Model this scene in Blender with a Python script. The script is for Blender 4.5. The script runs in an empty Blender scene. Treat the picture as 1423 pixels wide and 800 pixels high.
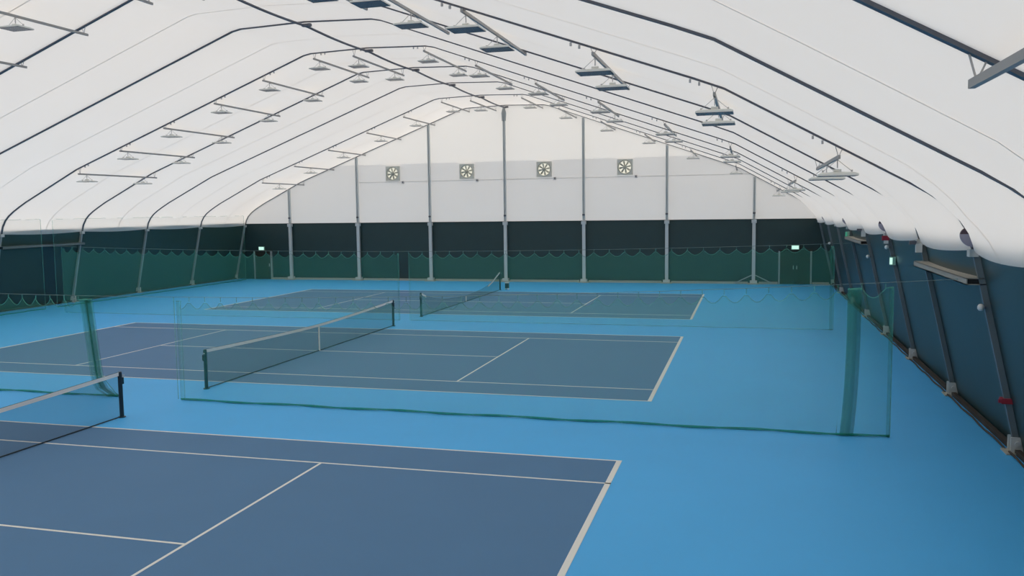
import bpy, math, random
from mathutils import Vector, Matrix
random.seed(7)
sc = bpy.context.scene
C = sc.collection
PI = math.pi

# ------------------------------------------------------------------ camera
YAW, PITCH, ROLL = -0.2681, -0.0906, -0.0131
CAM = Vector((14.116, -26.369, 4.724))
cy_, sy_, cp_, sp_, cr_, sr_ = math.cos(YAW), math.sin(YAW), math.cos(PITCH), math.sin(PITCH), math.cos(ROLL), math.sin(ROLL)
fwd = Vector((sy_*cp_, cy_*cp_, sp_)); r0 = Vector((cy_, -sy_, 0)); u0 = r0.cross(fwd)
rt = cr_*r0 + sr_*u0; up = -sr_*r0 + cr_*u0
cd = bpy.data.cameras.new('camera'); cam = bpy.data.objects.new('camera', cd); C.objects.link(cam)
cd.sensor_width = 36; cd.sensor_fit = 'HORIZONTAL'; cd.lens = 1194.65*36/1423; cd.clip_end = 500
cam.matrix_world = Matrix(((rt.x, up.x, -fwd.x, CAM.x), (rt.y, up.y, -fwd.y, CAM.y), (rt.z, up.z, -fwd.z, CAM.z), (0, 0, 0, 1)))
sc.camera = cam

# ------------------------------------------------------------------ daylight (overcast sky outside the tent) and exposure
w = bpy.data.worlds.new('sky'); sc.world = w; w.use_nodes = True
bg = w.node_tree.nodes['Background']; bg.inputs[0].default_value = (1.0, 0.945, 0.89, 1); bg.inputs[1].default_value = 2.02
sd = bpy.data.lights.new('hazy_sun', 'SUN'); sd.energy = 1.15; sd.angle = math.radians(40); sd.color = (1.0, 0.92, 0.86)
sun = bpy.data.objects.new('hazy_sun', sd); C.objects.link(sun); sun.rotation_euler = (math.radians(-12), math.radians(-38), 0)
sc.view_settings.view_transform = 'Standard'; sc.view_settings.look = 'None'
sc.view_settings.exposure = 0.0; sc.view_settings.gamma = 1; sc.view_settings.use_curve_mapping = False

# ------------------------------------------------------------------ materials
def nodes(name):
    m = bpy.data.materials.new(name); m.use_nodes = True
    return m, m.node_tree, m.node_tree.nodes['Principled BSDF']
def plain(name, col, rough=0.6, metal=0.0, spec=0.3, noise=0.0, scale=3.0):
    m, t, p = nodes(name)
    p.inputs['Base Color'].default_value = (*col, 1); p.inputs['Roughness'].default_value = rough
    p.inputs['Metallic'].default_value = metal; p.inputs['Specular IOR Level'].default_value = spec
    if noise:
        tc = t.nodes.new('ShaderNodeTexCoord'); n = t.nodes.new('ShaderNodeTexNoise'); n.inputs['Scale'].default_value = scale; n.inputs['Detail'].default_value = 4
        mx = t.nodes.new('ShaderNodeMix'); mx.data_type = 'RGBA'
        mx.inputs[6].default_value = (*[c*(1-noise) for c in col], 1); mx.inputs[7].default_value = (*[min(1, c*(1+noise)) for c in col], 1)
        t.links.new(tc.outputs['Object'], n.inputs['Vector']); t.links.new(n.outputs['Fac'], mx.inputs[0]); t.links.new(mx.outputs[2], p.inputs['Base Color'])
    return m
def membrane(name, refl, trans, fac):
    m = bpy.data.materials.new(name); m.use_nodes = True; t = m.node_tree; t.nodes.clear()
    o = t.nodes.new('ShaderNodeOutputMaterial'); mix = t.nodes.new('ShaderNodeMixShader'); mix.inputs[0].default_value = fac
    d = t.nodes.new('ShaderNodeBsdfDiffuse'); d.inputs[0].default_value = (*refl, 1)
    r = t.nodes.new('ShaderNodeBsdfTranslucent')
    tc = t.nodes.new('ShaderNodeTexCoord'); n = t.nodes.new('ShaderNodeTexNoise'); n.inputs['Scale'].default_value = 0.35; n.inputs['Detail'].default_value = 3
    mx = t.nodes.new('ShaderNodeMix'); mx.data_type = 'RGBA'
    mx.inputs[6].default_value = (*[c*0.94 for c in trans], 1); mx.inputs[7].default_value = (*trans, 1)
    t.links.new(tc.outputs['Object'], n.inputs['Vector']); t.links.new(n.outputs['Fac'], mx.inputs[0]); t.links.new(mx.outputs[2], r.inputs[0])
    t.links.new(d.outputs[0], mix.inputs[1]); t.links.new(r.outputs[0], mix.inputs[2]); t.links.new(mix.outputs[0], o.inputs[0])
    return m
def netting(name, col, cover):
    m = bpy.data.materials.new(name); m.use_nodes = True; t = m.node_tree; t.nodes.clear()
    o = t.nodes.new('ShaderNodeOutputMaterial'); mix = t.nodes.new('ShaderNodeMixShader'); mix.inputs[0].default_value = cover
    tr = t.nodes.new('ShaderNodeBsdfTransparent'); d = t.nodes.new('ShaderNodeBsdfDiffuse'); d.inputs[0].default_value = (*col, 1)
    t.links.new(tr.outputs[0], mix.inputs[1]); t.links.new(d.outputs[0], mix.inputs[2]); t.links.new(mix.outputs[0], o.inputs[0])
    return m
def glow(name, col, s):
    m = bpy.data.materials.new(name); m.use_nodes = True; t = m.node_tree; t.nodes.clear()
    o = t.nodes.new('ShaderNodeOutputMaterial'); e = t.nodes.new('ShaderNodeEmission'); e.inputs[0].default_value = (*col, 1); e.inputs[1].default_value = s
    t.links.new(e.outputs[0], o.inputs[0]); return m

M = dict(
    blue=plain('blue_acrylic', (0.075, 0.45, 0.90), 0.55, 0, 0.25, 0.05, 0.6),
    court=plain('slate_blue_acrylic', (0.080, 0.198, 0.37), 0.6, 0, 0.22, 0.05, 0.8),
    line=plain('white_line_paint', (0.80, 0.80, 0.76), 0.6),
    roof=membrane('white_lining', (0.82, 0.79, 0.755), (0.95, 0.91, 0.86), 0.30),
    seam=membrane('welded_seam', (0.80, 0.77, 0.735), (0.93, 0.89, 0.84), 0.27),
    gable=membrane('white_gable_cloth', (0.80, 0.79, 0.77), (0.92, 0.91, 0.88), 0.255),
    gable2=membrane('double_white_gable_cloth', (0.75, 0.74, 0.73), (0.88, 0.88, 0.87), 0.172),
    cloth=plain('dark_green_cloth', (0.021, 0.049, 0.050), 0.42, 0, 0.45, 0.1, 1.2),
    alu=plain('backlit_dark_aluminium', (0.14, 0.145, 0.17), 0.5, 0.2),  # grey aluminium with the rafters' backlit darkness put into the colour
    post=plain('grey_aluminium', (0.36, 0.39, 0.40), 0.5, 0.2),
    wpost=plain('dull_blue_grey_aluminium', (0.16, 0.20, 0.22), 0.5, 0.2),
    pale=plain('galvanised_steel', (0.60, 0.63, 0.63), 0.5, 0.2),
    rail=plain('grey_rail', (0.36, 0.36, 0.36), 0.5, 0.3),
    wire=plain('thin_wire', (0.50, 0.50, 0.51), 0.5, 0.3),
    lampbody=plain('white_enamel', (0.72, 0.74, 0.72), 0.4),
    lampglass=plain('dark_lamp_glass', (0.05, 0.08, 0.11), 0.25, 0, 0.5),
    green_net=netting('green_netting', (0.10, 0.52, 0.39), 0.175),
    wall_net=netting('green_wall_netting', (0.10, 0.24, 0.17), 0.08),
    rope=netting('green_rope', (0.16, 0.55, 0.44), 0.32),
    cable=netting('thin_grey_cable', (0.30, 0.38, 0.37), 0.5),
    hem=netting('green_hem', (0.02, 0.30, 0.22), 0.65),
    tennis=netting('dark_tennis_netting', (0.02, 0.03, 0.035), 0.30),
    cord=plain('dark_cord', (0.02, 0.035, 0.045), 0.7),
    band=plain('white_tape', (0.80, 0.79, 0.78), 0.7),
    npost=plain('dark_post_paint', (0.016, 0.035, 0.05), 0.4),
    door=plain('dark_olive_door', (0.032, 0.036, 0.028), 0.5),
    base=plain('pale_base_rail', (0.40, 0.39, 0.33), 0.6),
    darkbase=plain('dark_brown_base', (0.055, 0.05, 0.045), 0.7, 0, 0.2, 0.3, 2),
    fanframe=plain('beige_grey_fan_frame', (0.62, 0.62, 0.56), 0.5),
    fanblade=plain('grey_fan_blade', (0.42, 0.43, 0.37), 0.5),
    louvre=membrane('pale_yellow_louvre', (0.80, 0.80, 0.72), (1.0, 1.0, 0.90), 0.33),
    sign=glow('exit_sign_light', (0.62, 1.0, 0.86), 1.0),
    signcase=plain('white_green_case', (0.30, 0.55, 0.45), 0.5),
    greenlamp=glow('green_lamp', (0.10, 0.55, 0.36), 0.45),
    maroon=plain('dark_maroon_plastic', (0.05, 0.03, 0.045), 0.4),
    lavender=plain('grey_lavender_plastic', (0.26, 0.26, 0.34), 0.4),
    white=plain('white_plastic', (0.70, 0.72, 0.72), 0.5),
    red=plain('red_tape', (0.32, 0.03, 0.05), 0.6),
    trough=plain('beige_grey_beam', (0.36, 0.35, 0.31), 0.5, 0.1),
    black=plain('hollow_shade_black', (0.012, 0.012, 0.014), 0.8),
)

# ------------------------------------------------------------------ mesh helpers
class MB:
    def __init__(s): s.v = []; s.f = []
    def add(s, vs, fs):
        o = len(s.v); s.v += [tuple(x) for x in vs]; s.f += [tuple(i+o for i in f) for f in fs]; return s
    def box(s, c, d):
        x, y, z = c; a, b, h = d[0]/2, d[1]/2, d[2]/2
        return s.add([(x+i*a, y+j*b, z+k*h) for i in (-1, 1) for j in (-1, 1) for k in (-1, 1)],
                     [(0, 1, 3, 2), (4, 6, 7, 5), (0, 4, 5, 1), (2, 3, 7, 6), (0, 2, 6, 4), (1, 5, 7, 3)])
    def bar(s, p, q, a, b, side=None):
        """rectangular bar from p to q; a is the size along `side`, b across it"""
        p, q = Vector(p), Vector(q); d = (q-p).normalized()
        sd_ = Vector(side) if side else (Vector((0, 0, 1)).cross(d) if abs(d.z) < .99 else Vector((1, 0, 0)))
        sd_ = (sd_ - d*sd_.dot(d)).normalized(); n = d.cross(sd_)
        vs = [e + sd_*i*a/2 + n*j*b/2 for e in (p, q) for i, j in ((-1, -1), (1, -1), (1, 1), (-1, 1))]
        return s.add(vs, [(3, 2, 1, 0), (4, 5, 6, 7), (0, 1, 5, 4), (1, 2, 6, 5), (2, 3, 7, 6), (3, 0, 4, 7)])
    def tube(s, pts, r, n=8):
        pts = [Vector(p) for p in pts]; rings = []
        for i, p in enumerate(pts):
            d = (pts[min(i+1, len(pts)-1)] - pts[max(i-1, 0)]).normalized()
            a = d.cross(Vector((0, 0, 1)) if abs(d.z) < .95 else Vector((1, 0, 0))).normalized(); b = d.cross(a)
            rr = r[i] if isinstance(r, (list, tuple)) else r
            rings.append([p + a*rr*math.cos(2*PI*k/n) + b*rr*math.sin(2*PI*k/n) for k in range(n)])
        vs = [v for g in rings for v in g]; fs = []
        for i in range(len(pts)-1):
            for k in range(n): fs.append((i*n+k, i*n+(k+1) % n, (i+1)*n+(k+1) % n, (i+1)*n+k))
        fs.append(tuple(range(n))[::-1]); fs.append(tuple((len(pts)-1)*n+k for k in range(n)))
        return s.add(vs, fs)
    def grid(s, rows):
        n = len(rows[0]); vs = [p for r in rows for p in r]; fs = []
        for i in range(len(rows)-1):
            for k in range(n-1): fs.append((i*n+k, i*n+k+1, (i+1)*n+k+1, (i+1)*n+k))
        return s.add(vs, fs)
    def sweep(s, path, wy, depth):
        """rectangular section swept along a path of (x, z, nx, nz, y): width wy along Y, `depth` along the outward normal"""
        n = len(path); vs = []; fs = []
        for x, z, nx, nz, y in path:
            vs += [(x, y-wy/2, z), (x, y+wy/2, z), (x+nx*depth, y+wy/2, z+nz*depth), (x+nx*depth, y-wy/2, z+nz*depth)]
        for i in range(n-1):
            for k in range(4): fs.append((i*4+k, i*4+(k+1) % 4, i*4+4+(k+1) % 4, i*4+4+k))
        fs += [(3, 2, 1, 0), tuple((n-1)*4+k for k in range(4))]
        return s.add(vs, fs)
    def mesh(s, name, mat, smooth=False):
        m = bpy.data.meshes.new(name); m.from_pydata(s.v, [], s.f); m.materials.append(M[mat]); m.update()
        if smooth: m.polygons.foreach_set('use_smooth', [True]*len(m.polygons))
        return m
    def build(s, name, mat, parent=None, smooth=False):
        return link(name, s.mesh(name, mat, smooth), parent)
def link(name, me, parent=None, loc=None):
    o = bpy.data.objects.new(name, me); C.objects.link(o)
    if loc is not None: o.location = loc
    if parent is not None:
        o.parent = parent
        if me is not None and loc is None: o.location = -base_of(parent)      # meshes are given in world coordinates
    return o
def base_of(p):
    l = Vector(p.location)
    return l + base_of(p.parent) if p.parent else l
def tag(o, label=None, cat=None, group=None, kind=None):
    if label: o['label'] = label
    if cat: o['category'] = cat
    if group: o['group'] = group
    if kind: o['kind'] = kind
    return o
def empty(name, loc, label=None, cat=None, group=None, kind=None):
    o = bpy.data.objects.new(name, None); C.objects.link(o); o.location = loc; o.empty_display_size = 0.2
    return tag(o, label, cat, group, kind)
ORD = ['first', 'second', 'third', 'fourth', 'fifth', 'sixth', 'seventh', 'eighth', 'ninth', 'tenth']

# ------------------------------------------------------------------ the tent's cross-section
XC = -1.28
BAY = 5.26; Y0 = 28.4
FY = [Y0 - BAY*i for i in range(12)]             # frame planes, far end wall first
def side_prof(right):
    hi = 0.22 if right else 0.0
    P = [(20.35, 0.0), (19.48, 3.85), (19.38, 4.2), (19.2, 4.5), (18.98, 4.72), (18.7, 4.92), (18.35, 5.13), (17.9, 5.38),
         (14.9, 6.84+hi), (14.3, 7.07+hi), (2.95, 11.35), (2.6, 11.42), (0, 11.5)]
    return P
def prof_path():
    L = [(XC - s, z) for s, z in side_prof(False)]
    R = [(XC + s, z) for s, z in side_prof(True)]
    return L + R[::-1][1:]
PATH = prof_path()
def normals(P):
    out = []
    for i in range(len(P)):
        a = P[max(i-1, 0)]; b = P[min(i+1, len(P)-1)]
        tx, tz = b[0]-a[0], b[1]-a[1]; l = math.hypot(tx, tz)
        out.append((-tz/l, tx/l))                # outward
    return out
NRM = normals(PATH)
def prof_z(x):
    for (a, b) in zip(PATH[:-1], PATH[1:]):
        if a[0] <= x <= b[0]: return a[1] + (b[1]-a[1])*(x-a[0])/(b[0]-a[0])
    return 4.0
NP = len(PATH)

# ------------------------------------------------------------------ floor and courts
fl = tag(MB().box((XC, -0.6, -0.05), (43.0, 60.5, 0.1)).build('floor', 'blue'), kind='structure')
HW, SW, HL, SV = 10.97/2, 8.23/2, 23.77/2, 6.40
for cy in (-16.08, 0.0, 15.95):
    cs = MB().box((0, cy, 0.0015), (2*HL, 2*HW, 0.003)).build('court_surface', 'court', fl)
    def ln(x0, x1, y0, y1):
        MB().box(((x0+x1)/2, cy+(y0+y1)/2, 0.004), (abs(x1-x0), abs(y1-y0), 0.003)).build('court_line', 'line', cs)
    t = 0.05
    for sg in (-1, 1):
        ln(-HL, HL, sg*HW-sg*t, sg*HW)                                   # doubles sidelines
        ln(-HL, HL, sg*SW-sg*t, sg*SW)                                   # singles sidelines
        ln(sg*HL-sg*0.10, sg*HL, -HW+t, HW-t)                            # baselines
        ln(sg*SV-sg*t, sg*SV, -SW+t, SW-t)                               # service lines
    ln(-SV+t, SV-t, -t/2, t/2)                                           # centre service line

# ------------------------------------------------------------------ white lining (ceiling), one bulging panel per bay
ceil = empty('ceiling', (XC, 0, 0), kind='structure')
OFF = 0.035
def dens(P):                                     # finer sampling of the section for the lining
    out = []
    for a, b in zip(P[:-1], P[1:]):
        n = max(1, int(math.hypot(b[0]-a[0], b[1]-a[1])/0.9))
        out += [(a[0]+(b[0]-a[0])*k/n, a[1]+(b[1]-a[1])*k/n) for k in range(n)]
    return out + [P[-1]]
LP = dens(PATH[1:-1]); LN = normals(LP)
def bulge(x, z):
    b0, b1 = (0.20, 0.32) if x > XC else (0.06, 0.12)
    if z < 4.3: return b0 + (b1-b0)*max(0, z-3.85)/0.45
    if z < 4.7: return b1
    if z < 5.3: return b1 - (b1-0.05)*(z-4.7)/0.6
    return max(0.02, 0.05-0.03*(z-5.3))
def lining_pt(i, y, t):
    x, z = LP[i]; nx, nz = LN[i]
    b = OFF - (bulge(x, z)+OFF*0.0)*(math.sin(PI*t)**0.8)
    zz = z - (0.05*math.sin(PI*t) if z < 3.9 else 0)
    return (x+nx*b, y, zz+nz*b)
for k in range(11):
    rows = []
    NT = 14
    for j in range(NT+1):
        t = j/NT; y = FY[k] + (FY[k+1]-FY[k])*t + (0.07 if k == 0 and j == 0 else 0)
        rows.append([lining_pt(i, y, t) for i in range(len(LP))])
    MB().grid(rows).build('lining_panel', 'roof', ceil, smooth=True)
    ym = (FY[k]+FY[k+1])/2
    strip = []
    for dy in (-0.022, 0.022):
        strip.append([(lambda p, n: (p[0]-n[0]*0.006, ym+dy, p[2]-n[1]*0.006))(lining_pt(i, ym, .5), LN[i]) for i in range(len(LP))])
    MB().grid(strip).build('seam', 'seam', ceil)

# ------------------------------------------------------------------ side walls: dark cloth, one panel per bay
for side, nm in ((-1, 'wall_left'), (1, 'wall_right')):
    wl = empty(nm, (XC+side*20.5, 0, 0), kind='structure')
    for k in range(11):
        rows = []
        for j in range(11):
            t = j/10; y = FY[k]+(FY[k+1]-FY[k])*t + (0.07 if k == 0 and j == 0 else 0); r = []
            for i in range(9):
                z = 4.05*i/8; s = 20.35 - (20.35-19.48)*z/3.85
                b = 0.10 + 0.02 - 0.16*math.sin(PI*t)*(z/4.05)**2
                r.append((XC+side*(s+b), y, z))
            rows.append(r)
        MB().grid(rows).build('cloth_panel', 'cloth', wl, smooth=True)
    bb = empty('baseboard_left' if side < 0 else 'baseboard_right', (XC+side*20.3, 0, 0), kind='structure')
    for k in range(11):
        MB().bar((XC+side*20.36, FY[k]-.12, 0.045), (XC+side*20.36, FY[k+1]+.12, 0.045), 0.10, 0.09).build('base_rail', 'darkbase', bb)
        if side > 0:
            MB().tube([(XC+20.22, FY[k]-0.1-i*.5, 0.03+0.02*math.sin(i*1.7+k)) for i in range(11)], 0.022, 6).build('floor_cable', 'darkbase', bb)

# ------------------------------------------------------------------ end wall with fans
FANS = [(-9.21, 7.28), (-3.92, 7.30), (1.35, 7.31), (6.59, 7.32)]
POLES = [-17.1, -11.86, -6.55, -1.29, 3.95, 9.22, 14.48]
wf = empty('wall_far', (XC, Y0, 0), kind='structure')
YW = Y0 + 0.06
BZ = 3.95
edges = [PATH[1][0]] + POLES + [PATH[-2][0]]
for a, b in zip(edges[:-1], edges[1:]):
    lo = MB(); x0, x1 = a, b
    if a == edges[0]: lo.add([(XC-20.6, YW, 0), (x1, YW, 0), (x1, YW, BZ), (x0-0.2, YW, BZ)], [(0, 1, 2, 3)])
    elif b == edges[-1]: lo.add([(x0, YW, 0), (XC+20.6, YW, 0), (x1+0.2, YW, BZ), (x0, YW, BZ)], [(0, 1, 2, 3)])
    else: lo.add([(x0, YW, 0), (x1, YW, 0), (x1, YW, BZ), (x0, YW, BZ)], [(0, 1, 2, 3)])
    lo.build('cloth_panel', 'cloth', wf)
    xs = sorted({x0, x1} | {p[0] for p in PATH if x0 < p[0] < x1} | {x0+(x1-x0)*k/8 for k in range(9)})
    fan = [q for q in FANS if x0 < q[0] < x1]
    if fan:                                                              # cloth cut out around the fan
        fx, fz = fan[0]; h = 0.44
        def patch(xa, xb, za, zb): MB().add([(xa, YW, za), (xb, YW, za), (xb, YW, zb), (xa, YW, zb)], [(0, 1, 2, 3)]).build('white_panel', 'gable2', wf)
        patch(x0, x1, BZ, fz-h); patch(x0, fx-h, fz-h, fz+h); patch(fx+h, x1, fz-h, fz+h); patch(x0, x1, fz+h, 7.92)
    for za, zb, mt in ((BZ, 7.92, 'gable2'), (7.92, 20.0, 'gable')):
        if fan and za == BZ: continue
        rows = []
        for i in range(5):
            r = []
            for x in xs:
                zt = max(prof_z(x)+0.12, BZ); a_, b_ = min(za, zt), min(zb, zt); t = (x-x0)/(x1-x0)
                r.append((x, YW-0.03*math.sin(PI*t), a_+(b_-a_)*i/4))
            rows.append(r)
        if max(p[2] for q in rows for p in q)-min(p[2] for q in rows for p in q) > 0.02 and max(prof_z(x) for x in xs) > za:
            MB().grid(rows).build('white_panel', mt, wf, smooth=False)
    for zs in (6.72,):
        if min(prof_z(x0), prof_z(x1)) > zs-0.2:
            MB().box(((x0+x1)/2, YW-0.040, zs), (x1-x0-0.1, 0.006, 0.03)).build('seam', 'gable2', wf)
    MB().box(((x0+x1)/2, YW-0.03, BZ), (x1-x0, 0.03, 0.05)).build('edge_band', 'cloth', wf)
bf = empty('baseboard_far', (XC, Y0-0.1, 0), kind='structure')
for a, b in ((-18.7, -17.45), (-16.85, -12.15), (-11.55, -6.85), (-6.25, -1.6), (-1.0, 3.65), (4.25, 8.9), (9.5, 14.15), (14.8, 15.9), (17.9, 18.85)):
    MB().box(((a+b)/2, Y0-0.12, 0.07), (b-a, 0.14, 0.14)).build('base_rail', 'base', bf)

# back end of the hall, behind the viewer
wb = empty('wall_back', (XC, FY[11], 0), kind='structure')
yb = FY[11]-0.1
MB().add([(XC-20.4, yb, 0), (XC+20.4, yb, 0), (XC+19.5, yb, BZ), (XC-19.5, yb, BZ)], [(0, 1, 2, 3)]).build('cloth_panel', 'cloth', wb)
up_pts = [(x, yb, z+0.12) for x, z in PATH[1:-1]]
MB().add(up_pts, [tuple(range(len(up_pts)))]).build('white_panel', 'gable', wb)

# doors in the end wall
def door(n, x0, x1, h, leaves):
    d = empty('door_%d' % n, ((x0+x1)/2, Y0-0.05, 0), kind='structure')
    y = Y0-0.02
    for x in (x0, x1): MB().box((x, y, h/2), (0.09, 0.14, h)).build('door_frame', 'post', d)
    MB().box(((x0+x1)/2, y, h+0.04), (x1-x0+0.09, 0.14, 0.08)).build('door_frame', 'door', d)
    wdt = (x1-x0-0.09)/leaves
    for k in range(leaves):
        xa = x0+0.045+k*wdt
        lf = MB().box((xa+wdt/2, y, h/2), (wdt-0.02, 0.06, h-0.02)).build('door_leaf', 'door', d)
        MB().box((xa+(wdt-0.1 if k == 0 else 0.1), y-0.06, 1.02), (0.03, 0.06, 0.22)).build('handle', 'pale', lf)
        MB().box((xa+wdt/2, y-0.035, h*0.72), (wdt*0.72, 0.012, h*0.40)).build('raised_panel', 'door', lf)
        MB().box((xa+wdt/2, y-0.035, h*0.25), (wdt*0.72, 0.012, h*0.36)).build('raised_panel', 'door', lf)
    return d
door(1, -20.1, -18.75, 2.0, 1)
door(2, 15.98, 17.82, 2.02, 2)

# ------------------------------------------------------------------ arch frames
def frame(i):
    y = FY[i]
    lab = 'grey aluminium arch frame at the end wall with the fans' if i == 0 else '%s grey aluminium arch frame counted from the fan end wall' % ORD[i]
    f = empty('arch_frame', (XC, y, 0), lab, 'frame', 'arch frames of the tent hall')
    def seg(a, b, name, mat, wy, d):
        MB().sweep([(PATH[k][0], PATH[k][1], NRM[k][0], NRM[k][1], y) for k in range(a, b+1)], wy, d).build(name, mat, f)
    seg(0, 1, 'post', 'post', 0.10, 0.11); seg(NP-2, NP-1, 'post', 'wpost', 0.10, 0.11)
    seg(1, 7, 'eave_bend', 'alu', 0.09, 0.12); seg(NP-8, NP-2, 'eave_bend', 'alu', 0.09, 0.12)
    seg(7, 8, 'lower_rafter', 'alu', 0.09, 0.12); seg(NP-9, NP-8, 'lower_rafter', 'alu', 0.09, 0.12)
    seg(8, 10, 'upper_rafter', 'alu', 0.09, 0.12); seg(NP-11, NP-9, 'upper_rafter', 'alu', 0.09, 0.12)
    seg(10, NP-11, 'ridge_beam', 'alu', 0.09, 0.12)
    for sg in (-1, 1):
        bx = XC+sg*20.35
        MB().box((bx+sg*0.05, y, 0.015), (0.5, 0.42, 0.03)).build('base_plate', 'base', f)
        sh = MB()
        sh.box((bx, y-0.10, 0.17), (0.22, 0.03, 0.30)).box((bx, y+0.10, 0.17), (0.22, 0.03, 0.30)).tube([(bx, y-0.16, 0.2), (bx, y+0.16, 0.2)], 0.05, 8)
        sh.build('base_shoe', 'pale', f)
        MB().box((XC+sg*19.50, y, 3.80), (0.16, 0.20, 0.14)).build('eave_sleeve', 'pale', f)
for i in range(10): frame(i)

# ridge line
m = MB(); pts = []
for k in range(10):
    for j in range(8):
        t = j/8; pts.append((-1.2, FY[k]+(FY[k+1]-FY[k])*t, 11.36-0.06*math.sin(PI*t)))
rp = m.tube(pts, 0.045, 8).build('ridge_purlin', 'alu', None, True)
tag(rp, 'long dark pipe running along the ridge under every arch frame', 'purlin')
for k in range(9):
    MB().box((-1.2, FY[k], 11.40), (0.34, 0.13, 0.10)).build('bracket', 'alu', rp)

# side purlins between posts
def wall_purlin(side, i0, i1, z, label, mat='trough'):
    s = 20.35-(20.35-19.48)*z/3.85 - 0.02
    x = XC+side*s; y1, y0 = FY[i0], FY[i1]
    o = empty('wall_purlin', (x, y0, z), label, 'beam')
    b = MB()
    # open trough: bottom and two sides
    b.box((x, (y0+y1)/2, z-0.055), (0.40, y1-y0+0.1, 0.02)).box((x-side*0.19, (y0+y1)/2, z), (0.02, y1-y0+0.1, 0.13)).box((x+side*0.19, (y0+y1)/2, z), (0.02, y1-y0+0.1, 0.13)).box((x, (y0+y1)/2, z+0.06), (0.40, y1-y0+0.1, 0.015))
    b.build('beam', mat, o)
    for yy in (y0-0.03, y1+0.03): MB().box((x, yy, z), (0.34, 0.02, 0.10)).build('hollow_shade', 'black', o)  # black plates painted as the shade inside the hollow beam ends
wall_purlin(-1, 3, 4, 3.2, 'grey beam joining two posts behind the green wall netting', 'wpost')
wall_purlin(1, 6, 7, 3.26, 'beige grey beam joining seventh and eighth posts on the unnetted navy wall')
wall_purlin(1, 3, 4, 3.36, 'beige grey beam joining fourth and fifth posts on the unnetted navy wall')

# ------------------------------------------------------------------ posts of the end wall
PLAB = ['short grey end wall post beside the single dark door', 'grey end wall post between single door post and first fan', 'grey end wall post between first and second fans',
        'tallest grey end wall post under the ridge', 'grey end wall post between third and fourth fans', 'grey end wall post between fourth fan and braced post',
        'short end wall post with foot braces beside the double door']
for k, x in enumerate(POLES):
    g = empty('gable_post', (x, Y0-0.2, 0), PLAB[k], 'post', 'posts of the end wall')
    y = Y0-0.14; zt = prof_z(x)-0.04
    lowp = MB().box((x, y, 1.95), (0.20, 0.16, 3.84)).build('lower_post', 'pale', g)
    u = MB(); 
    for dx in (-0.055, 0.055): u.box((x+dx, y, (3.95+zt)/2), (0.06, 0.12, zt-3.95))
    u.box((x, y+0.03, (3.95+zt)/2), (0.08, 0.05, zt-3.95)); u.build('upper_post', 'pale', g)
    MB().box((x, y-0.02, 3.84), (0.30, 0.24, 0.20)).build('collar', 'pale', g)
    MB().box((x, y-0.03, 4.35), (0.16, 0.16, 0.10)).build('clamp', 'alu', g)
    MB().box((x, y-0.1, 0.03), (0.72, 0.5, 0.06)).build('base_plate', 'base', g)
    MB().box((x, y-0.08, 0.14), (0.42, 0.3, 0.16)).build('base_shoe', 'pale', g)
    if k == 3: MB().tube([(x, y-0.02, 10.5), (x, y-0.02, 11.0), (x, y-0.02, 11.3)], [0.13, 0.16, 0.08], 10).build('head_sleeve', 'post', g)
    if k == 6:
        for sg in (-1, 1): MB().bar((x+sg*0.1, y-0.08, 0.55), (x+sg*1.1, y-0.08, 0.06), 0.06, 0.06).build('foot_brace', 'post', g)

# ------------------------------------------------------------------ exhaust fans
fan_lab = ['first', 'second', 'third', 'fourth']
def make_fan():
    y = 0.0; r = 0.40; h = 0.49; parts = []
    n = 32; m = MB(); vs = []; fs = []
    for yy in (0.06, -0.12):
        for k in range(n):
            a = 2*PI*k/n; c, s_ = math.cos(a), math.sin(a); q = h/max(abs(c), abs(s_))
            vs += [(r*c, yy, r*s_), (q*c, yy, q*s_)]
    for k in range(n):
        a = 2*k; b = 2*((k+1) % n); A = a+2*n; B = b+2*n
        fs += [(A, A+1, B+1, B), (a, b, b+1, a+1), (a, A, B, b), (a+1, b+1, B+1, A+1)]
    parts.append(('housing', m.add(vs, fs).mesh('housing', 'fanframe')))
    m = MB()
    for k in range(n):
        a = 2*PI*k/n; b = 2*PI*(k+1)/n
        m.add([(r*1.0*math.cos(a), -0.125, r*math.sin(a)), (r*1.09*math.cos(a), -0.14, r*1.09*math.sin(a)), (r*1.09*math.cos(b), -0.14, r*1.09*math.sin(b)), (r*math.cos(b), -0.125, r*math.sin(b))], [(0, 1, 2, 3)])
    parts.append(('ring', m.mesh('ring', 'fanblade')))
    for k in range(8):
        a = 2*PI*k/8+0.2; m = MB(); c, s_ = math.cos(a), math.sin(a)
        q = [(0.06, -0.035), (0.37, -0.055), (0.37, 0.055), (0.06, 0.035)]
        vs = []
        for yy, tw in ((-0.05, 0.0), (-0.065, 0.0)):
            for rr, tt in q: vs.append((rr*c-tt*s_, yy+tt*0.5, rr*s_+tt*c))
        m.add(vs, [(0, 1, 2, 3), (7, 6, 5, 4), (0, 4, 5, 1), (1, 5, 6, 2), (2, 6, 7, 3), (3, 7, 4, 0)])
        parts.append(('blade', m.mesh('blade', 'fanblade')))
    parts.append(('hub', MB().tube([(0, 0.0, 0), (0, -0.10, 0), (0, -0.12, 0)], [0.10, 0.10, 0.05], 14).mesh('hub', 'fanblade')))
    m = MB(); m.add([(0.41*math.cos(2*PI*k/24), 0.05, 0.41*math.sin(2*PI*k/24)) for k in range(24)], [tuple(range(24))])
    parts.append(('backing', m.mesh('backing', 'louvre')))
    return parts
fan_parts = make_fan()
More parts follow.
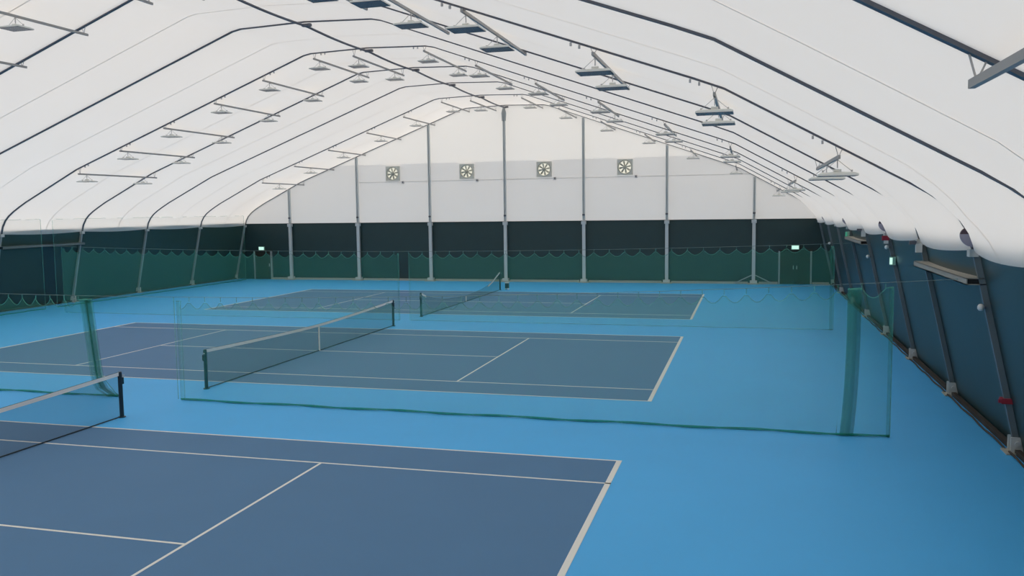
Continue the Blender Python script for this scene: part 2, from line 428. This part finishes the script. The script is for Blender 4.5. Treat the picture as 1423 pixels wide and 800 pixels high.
for k, (x, z) in enumerate(FANS):
    f = empty('exhaust_fan', (x, Y0-0.02, z), 'square exhaust fan with eight blades, %s from the single door side of end wall' % fan_lab[k], 'fan', 'exhaust fans in the end wall')
    for nme, me in fan_parts: link(nme, me, f, (0, 0, 0))
    s = empty('fan_switch', (x+0.68, Y0-0.0, z-0.60), 'small grey switch box beside the %s exhaust fan' % fan_lab[k], 'switch', 'switch boxes by the fans')
    MB().box((x+0.68, Y0+0.05, z-0.60), (0.15, 0.09, 0.17)).build('box', 'wire', s)
    MB().box((x+0.68, Y0-0.01, z-0.59), (0.05, 0.03, 0.07)).build('lever', 'alu', s)

# ------------------------------------------------------------------ exit signs
def exit_sign(x, z, label):
    e = empty('exit_sign', (x, Y0-0.1, z), label, 'exit sign', 'lit exit signs')
    MB().box((x, Y0-0.03, z), (0.46, 0.10, 0.27)).build('case', 'signcase', e)
    MB().box((x, Y0-0.085, z), (0.40, 0.01, 0.21)).build('lit_face', 'sign', e)
exit_sign(-19.5, 2.20, 'small glowing pale green exit sign above the single dark door')
exit_sign(16.9, 2.24, 'small glowing pale green exit sign above the dark double door')

# ------------------------------------------------------------------ lamp rails with hanging floodlights
RX = [-16.0, -13.65, -11.25, -8.6, -6.15, -3.7, -1.87, 1.27, 3.48, 5.95, 8.45, 11.0, 13.44, 15.8]
RZ = [6.65, 7.64, 8.58, 9.55, 10.42, 11.2, 11.2, 11.23, 10.52, 9.68, 8.86, 7.90, 6.97, 5.66]
def rail_place(k):
    return ('%s up from netted wall' % ORD[k]) if k < 7 else ('%s up from unnetted wall' % ORD[13-k])
def make_lamp():
    W, D = 0.74, 0.58; P = []
    m = MB()
    def ring(a, b, z): return [(-a, -b, z), (a, -b, z), (a, b, z), (-a, b, z)]
    v = ring(W/2, D/2, -0.10) + ring(W/2-0.005, D/2-0.005, -0.065) + ring(W*0.42, D*0.36, -0.035) + ring(W*0.12, D*0.18, -0.02)
    fs = []
    for i in range(3):
        for k in range(4): fs.append((i*4+k, i*4+(k+1) % 4, i*4+4+(k+1) % 4, i*4+4+k))
    fs.append((12, 13, 14, 15)); m.add(v, fs)
    P.append(('reflector', m.mesh('reflector', 'lampbody')))
    P.append(('glass', MB().box((0, 0, -0.098), (W-0.03, D-0.03, 0.012)).mesh('glass', 'lampglass')))
    P.append(('ballast', MB().box((0, 0, 0.01), (0.14, 0.12, 0.05)).mesh('ballast', 'lampbody')))
    for sg in (-1, 1):
        P.append(('wire', MB().bar((0, 0, 0.22), (sg*0.27, 0, -0.01), 0.010, 0.010).mesh('wire', 'wire')))
        P.append(('lug', MB().box((sg*0.27, 0, 0.0), (0.03, 0.04, 0.04)).mesh('lug', 'wire')))
    P.append(('stem', MB().bar((0, 0, 0.06), (0, 0, 0.22), 0.02, 0.02).mesh('stem', 'wire')))
    return P
lamp_parts = make_lamp()
def rail_row(i_near, ks, lamps, rowname):
    y0, y1 = FY[i_near]-0.12, FY[i_near-1]+0.16
    for k in ks:
        x, z = RX[k], RZ[k]
        if i_near == 7 and k == 10: x, z = 8.18, 8.97
        r = empty('lamp_rail', (x, y0, z), 'slim grey lamp rail, %s, %s' % (rail_place(k), rowname), 'rail', 'lamp rails, '+rowname)
        MB().bar((x, y0, z), (x, y1, z), 0.052, 0.07).build('bar', 'rail', r)
        for yy in (FY[i_near], FY[i_near-1]):
            zt = prof_z(x)+0.03
            if zt > z+0.05:
                for dx in (-0.06, 0.06):
                    MB().bar((x, yy, z), (x+dx, yy, prof_z(x+dx)-0.004), 0.014, 0.014, (0, 1, 0)).build('hanger', 'wire', r)
        sg = -1 if x < XC else 1
        for dx in (0.30, 0.48):
            xx = x-sg*dx; MB().box((xx, FY[i_near], prof_z(xx)-0.05), (0.04, 0.05, 0.07)).build('clip', 'wire', r)
        for q, dy in enumerate(lamps):
            l = empty('floodlight', (x, FY[i_near]+dy, z-0.26), None, None)
            which = 'on' if len(lamps) == 1 else ('farther from fans on' if q == 0 else 'nearer fans on')
            tag(l, 'flat floodlight %s rail %s, %s' % (which, rail_place(k), rowname), 'floodlight', 'floodlights, '+rowname)
            for nme, me in lamp_parts: link(nme, me, l, (0, 0, 0))
rail_row(10, [13], [], 'over the near court')
rail_row(7, list(range(3, 14)), [0.18, 2.6], 'over middle court')
rail_row(4, list(range(14)), [0.42, 4.3], 'beyond middle court')
rail_row(1, list(range(14)), [2.0], 'at fan wall')

# ------------------------------------------------------------------ green divider netting
def rope_z(x, z_end, z_mid, x0, x1):
    t = (x-(x0+x1)/2)/((x1-x0)/2); return z_mid+(z_end-z_mid)*t*t
def net_path(x0, x1, bunches, step=0.075, amp=0.035):
    """plan of a hanging curtain: gentle waves, with tight folds inside the (a, b, n) bunches"""
    pts = []; x = x0; ph = random.random()*6
    def inb(x):
        for a, b, n, am in bunches:
            if a <= x < b: return (a, b, n, am)
    while x < x1:
        b = inb(x)
        if b:
            a0, b0, n, am = b
            for k in range(n):
                xx = (b0-random.uniform(0, .5)*(b0-a0)) if k % 2 == 0 else (a0+random.uniform(0, .5)*(b0-a0))
                pts.append((xx, am*(2*(k+.5)/n-1), True))
            x = b0
        else:
            pts.append((x, amp*math.sin(x*5.1+ph)+amp*.6*math.sin(x*11.3), False)); x += step
    pts.append((x1, 0, False)); return pts
def divider(name, y, x0, x1, ztop, bunches, label, drift=None, hook=0.45, sc_d=0.20, mat='green_net', hem_r=0.019):
    o = empty(name, ((x0+x1)/2, y, 0), label, 'netting')
    P = net_path(x0, x1, bunches); NZ = 14; rows = []
    for j in range(NZ+1):
        t = j/NZ; r = []
        for (x, dy, fold) in P:
            ph = ((x-x0)/hook) % 1.0
            zt = ztop(x) - 0.08 - (0.0 if fold else sc_d*math.sin(PI*ph))
            zz = 0.02+(zt-0.02)*t
            dx = drift(x, t) if drift else 0
            r.append((x+dx, y+dy*(1.0 if fold else (1.2-0.5*t)), zz))
        rows.append(r)
    MB().grid(rows).build('mesh', mat, o, True)
    edge = [(p[0], p[1], p[2]) for p in rows[-1]]
    MB().tube(edge, 0.010, 5).build('top_rope', 'rope', o)
    hem = [(p[0], y+0.04*math.sin(p[0]*2.3), 0.03) for p in rows[0]]
    MB().tube(hem, [hem_r*(1+0.5*abs(math.sin(i*0.21))) for i in range(len(hem))], 6).build('hem', 'hem' if hem_r > 0.015 else 'rope', o)
    for xe in (x0, x1):
        dd = (lambda t: drift(xe, t)) if drift else (lambda t: 0)
        MB().tube([(xe+dd(t/5), y, 0.03+(ztop(xe)-0.11)*t/5) for t in range(6)], 0.012, 5).build('edge_rope', 'rope', o)
    hk = 0
    n = int((x1-x0)/hook)
    mh = bpy.data.meshes.get('hook') or MB().bar((0, 0, -0.10), (0, 0, 0.02), 0.016, 0.016).mesh('hook', 'rope')
    for k in range(n+1):
        xx = x0+k*hook; h = link('hook', mh, o, Vector((xx, y, ztop(xx))) - Vector(o.location))
    return o
def cable(y, x0, x1, ztop, label):
    n = 40; pts = [(x0+(x1-x0)*k/n, y, ztop(x0+(x1-x0)*k/n)+0.02) for k in range(n+1)]
    tag(MB().tube(pts, 0.007, 5).build('net_cable', 'cable'), label, 'cable')
zt1 = lambda x: rope_z(x, 3.20, 2.62, -20.5, 17.6)
zt2 = lambda x: rope_z(x, 3.30, 2.98, -20.5, 18.0)
cable(-7.8, -20.6, 18.6, zt1, 'thin cable carrying the divider netting between near and middle courts')
cable(8.1, -20.6, 18.6, zt2, 'thin cable carrying the divider netting between middle and far courts')
divider('divider_netting', -7.8, 0.15, 16.95, zt1, [(0.15, 0.34, 3, .05), (16.02, 16.36, 7, .12), (16.86, 16.95, 3, .05)],
        'green divider netting with a bunched end beside the navy wall, between near and middle courts',
        drift=lambda x, t: (-0.10*(1-t)**3 if 16.0 < x < 16.4 else 0))
divider('divider_netting', -7.8, -9.5, -2.36, zt1, [(-2.72, -2.38, 12, .15)],
        'green divider netting gathered into a column behind the near tennis net',
        drift=lambda x, t: (0.26*(1-t)+0.42*(1-t)**18 if x > -2.72 else 0))
divider('divider_netting', 8.1, -18.0, -0.42, zt2, [(-0.50, -0.42, 3, .06), (-18.0, -17.85, 3, .08)],
        'green divider netting between middle and far courts, panel ending at the single door side', hook=0.62, hem_r=0.010)
divider('divider_netting', 8.1, 0.05, 17.28, zt2, [(0.05, 0.13, 3, .06), (17.08, 17.28, 3, .07)],
        'green divider netting between middle and far courts, panel on the double door side', hook=0.62, hem_r=0.010)
# netting hung along the wall opposite the bare wall
def wall_netting(y0, y1, label):
    x = XC-19.05
    o = empty('wall_netting', (x, (y0+y1)/2, 0), label, 'netting', None)
    rows = []; n = int((y1-y0)/0.12)
    for j in range(9):
        t = j/8; r = []
        for k in range(n+1):
            yy = y0+(y1-y0)*k/n
            ez = 0.02*math.sin(PI*(((yy-y0)/0.9) % 1.0))
            r.append((x+0.05*math.sin(yy*4.3)+0.03*math.sin(yy*9.7), yy, 0.03+(4.57-ez-0.03)*t))
        rows.append(r)
    MB().grid(rows).build('mesh', 'wall_net', o, True)
    MB().tube(rows[-1], 0.008, 5).build('top_rope', 'rope', o)
    MB().tube(rows[0], 0.022, 5).build('hem', 'hem', o)
    for kk in (0, n): MB().tube([r[kk] for r in rows], 0.014, 5).build('edge_rope', 'rope', o)
wall_netting(-9.0, 9.25, 'tall green netting on the dark wall, panel away from the fan end wall')
wall_netting(10.15, 27.6, 'tall green netting on the dark wall, panel reaching the fan end wall corner')

# ------------------------------------------------------------------ tennis nets
def tennis_net(cy, heights, bands, label, cat='tennis net'):
    o = empty('tennis_net', (0, cy, 0), label, cat, 'tennis nets')
    Yp = HW+0.914
    def H(t):
        for (a, ha), (b, hb) in zip(heights[:-1], heights[1:]):
            if a <= t <= b:
                u = (t-a)/(b-a); return ha+(hb-ha)*u
        return heights[-1][1]
    for sg in (-1, 1):
        py = cy+sg*Yp
        p = MB().tube([(0, py, 0), (0, py, 1.05), (0, py, 1.08)], [0.048, 0.048, 0.036], 12).build('post', 'npost', o, False)
        MB().tube([(0, py, 0), (0, py, 0.02)], 0.085, 12).build('floor_collar', 'npost', p)
        wv = MB().box((0.0, py+sg*0.065, 0.86), (0.06, 0.05, 0.16)).build('winder', 'npost', p)
        MB().tube([(0, py+sg*0.06, 0.98), (0.05, py+sg*0.10, 0.98)], 0.012, 6).build('crank', 'pale', p)
    n = 64; top = []; bot = []; rows = []
    ys = [cy+Yp-0.05-(2*Yp-0.10)*k/n for k in range(n+1)]
    hs = [H(k/n) for k in range(n+1)]
    for j in range(5):
        rows.append([(0.0, ys[k], 0.03+(hs[k]-0.05)*j/4) for k in range(n+1)])
    MB().grid(rows).build('mesh', 'tennis', o)
    MB().tube([(0, ys[k], 0.022) for k in range(n+1)], 0.014, 6).build('bottom_cord', 'cord', o)
    MB().tube([(0, ys[k], hs[k]+0.005) for k in range(n+1)], 0.010, 6).build('net_cord', 'cord', o)
    for a, b in bands:
        ia, ib = int(a*n), int(b*n)
        m = MB()
        for k in range(ia, ib): 
            m.add([(dx, ys[q], hs[q]+dz) for q in (k, k+1) for dx, dz in ((-0.014, -0.075), (0.014, -0.075), (0.014, 0.008), (-0.014, 0.008))],
                  [(0, 1, 5, 4), (1, 2, 6, 5), (2, 3, 7, 6), (3, 0, 4, 7)])
        m.build('headband', 'band', o)
    hc = H(0.5)
    MB().box((0, cy, hc/2), (0.036, 0.05, hc)).build('centre_strap', 'band', o)
    return o
taut = [(k/32, 0.914+(1.065-0.914)*abs(2*k/32-1)**1.5) for k in range(33)]
slack = [(0, 1.07), (.05, .90), (.11, .68), (.18, .50), (.28, .38), (.4, .32), (.5, .30), (.62, .34), (.74, .44), (.86, .62), (.94, .82), (1, 1.06)]
tennis_net(-16.08, taut, [(0, 1)], 'taut dark tennis net with white tape on the near court')
tennis_net(0.0, taut, [(0, 1)], 'taut dark tennis net with white tape and strap on the middle court')
fn = tennis_net(15.95, slack, [(0, .19), (.955, 1)], 'slack sagging dark tennis net on the far court before the end wall')
b = empty('ball_basket', (0.32, 22.75, 0), 'small dark basket on white feet beside the slack net post', 'basket')
MB().box((0.32, 22.75, 0.24), (0.20, 0.20, 0.30)).build('bin', 'npost', b)
MB().box((0.32, 22.75, 0.41), (0.24, 0.24, 0.05)).build('rim', 'white', b)
for dx in (-0.08, 0.08):
    MB().box((0.32+dx, 22.75, 0.045), (0.05, 0.2, 0.09)).build('foot', 'white', b)

# ------------------------------------------------------------------ fittings on the posts of the bare wall
def post_x(z): return XC+20.35-(20.35-19.48)*z/3.85 if z < 3.85 else XC+19.48-(z-3.85)*0.28
def hood_lamp(i):
    z = 4.10; y = FY[i]; x = post_x(z)
    o = empty('hooded_lamp', (x, y-0.08, z), 'dark half-oval hooded lamp on the %s post of the unnetted wall' % ('first ' if i == 0 else ORD[i]), 'lamp', 'hooded lamps on the posts')
    def half(z0, z1, name, mat):
        m = MB(); n = 10; vs = []
        for yy in (y-0.14, y-0.07):
            ring = [(x+0.03-0.28*(z-zz)*0, yy, zz) for zz in (z0, z1)]
            arc = []
            for k in range(n+1):
                zz = z1+(z0-z1)*k/n; q = max(0, 1-((zz-z)/0.19)**2)
                arc.append((x+0.04-0.20*math.sqrt(q)-(zz-z)*0.22, yy, zz))
            vs += [(x+0.05-(z1-z)*0.22, yy, z1)] + arc + [(x+0.05-(z0-z)*0.22, yy, z0)]
        L = n+3
        fs = [tuple(range(L))[::-1], tuple(range(L, 2*L))] + [(k, (k+1) % L, L+(k+1) % L, L+k) for k in range(L)]
        m.add(vs, fs).build(name, mat, o)
    half(z+0.06, z+0.19, 'hood', 'maroon'); half(z-0.19, z+0.06, 'diffuser', 'lavender')
    MB().bar((x+0.06-0.22*0.2, y-0.10, z+0.2), (x+0.06+0.22*0.2, y-0.10, z-0.2), 0.05, 0.10, (1, 0, 0)).build('bracket', 'maroon', o)
for i in (1, 3, 5, 7): hood_lamp(i)
def junction(i, z, label):
    y = FY[i]; x = post_x(z)
    o = empty('junction_box', (x, y-0.1, z), label, 'box')
    MB().box((x-0.06, y-0.13, z), (0.14, 0.12, 0.22)).build('box', 'white', o)
    MB().box((x-0.20, y-0.12, z+0.13), (0.16, 0.10, 0.09)).build('side_unit', 'alu', o)
junction(6, 3.66, 'white junction box with dark side unit on the seventh post of unnetted wall')
junction(4, 3.70, 'white junction box with dark side unit on the fifth post of unnetted wall')
def globe(i, z, label):
    y = FY[i]; x = post_x(z)-0.08
    o = empty('globe_light', (x, y-0.12, z), label, 'light', 'small white globes on the posts')
    MB().tube([(x, y-0.12, z-0.066), (x, y-0.12, z-0.055), (x, y-0.12, z-0.022), (x, y-0.12, z+0.022), (x, y-0.12, z+0.055), (x, y-0.12, z+0.066)], [0.015, 0.04, 0.062, 0.062, 0.04, 0.015], 12).build('globe', 'white', o, True)
    MB().box((x+0.05, y-0.08, z), (0.10, 0.08, 0.05)).build('bracket', 'alu', o)
globe(7, 2.78, 'small white globe on the eighth post of the unnetted wall')
globe(5, 3.44, 'small white globe under red box on the sixth post of unnetted wall')
globe(4, 2.86, 'small white globe below the beam on the fifth post of unnetted wall')
globe(1, 2.70, 'small white globe on the second post of the unnetted wall')
y = FY[5]; x = post_x(3.72)
o = empty('alarm_box', (x, y-0.1, 3.72), 'small red alarm box under the hooded lamp on the sixth post', 'alarm')
MB().box((x-0.06, y-0.13, 3.72), (0.20, 0.12, 0.14)).build('box', 'red', o)
MB().box((x-0.04, y-0.13, 3.60), (0.12, 0.10, 0.10)).build('horn', 'white', o)
# lit sign on the sixth post
def post_sign(i, z, label, mat, dx=0.0):
    y = FY[i]; x = post_x(z)-0.02+dx
    o = empty('exit_sign', (x, y-0.1, z), label, 'exit sign', 'lit exit signs')
    MB().box((x+0.02, y-0.13, z), (0.16, 0.10, 0.25)).build('case', 'signcase', o)
    MB().box((x-0.03, y-0.185, z), (0.08, 0.01, 0.20)).build('lit_face', mat, o)
post_sign(5, 3.02, 'upright glowing green exit sign on the sixth post of unnetted wall', 'sign')
post_sign(3, 3.50, 'dim green exit sign on the fourth post of the unnetted wall', 'greenlamp', -0.10)
# red tape on the eighth post
z = 1.0; x = post_x(z); y = FY[7]
o = tag(MB().box((x+0.06, y, z), (0.24, 0.19, 0.10)).build('post_clamp', 'red'), 'red clamp wrapped around the eighth post of the unnetted wall', 'clamp')
MB().box((x-0.08, y-0.06, z), (0.06, 0.05, 0.06)).build('bolt', 'red', o)
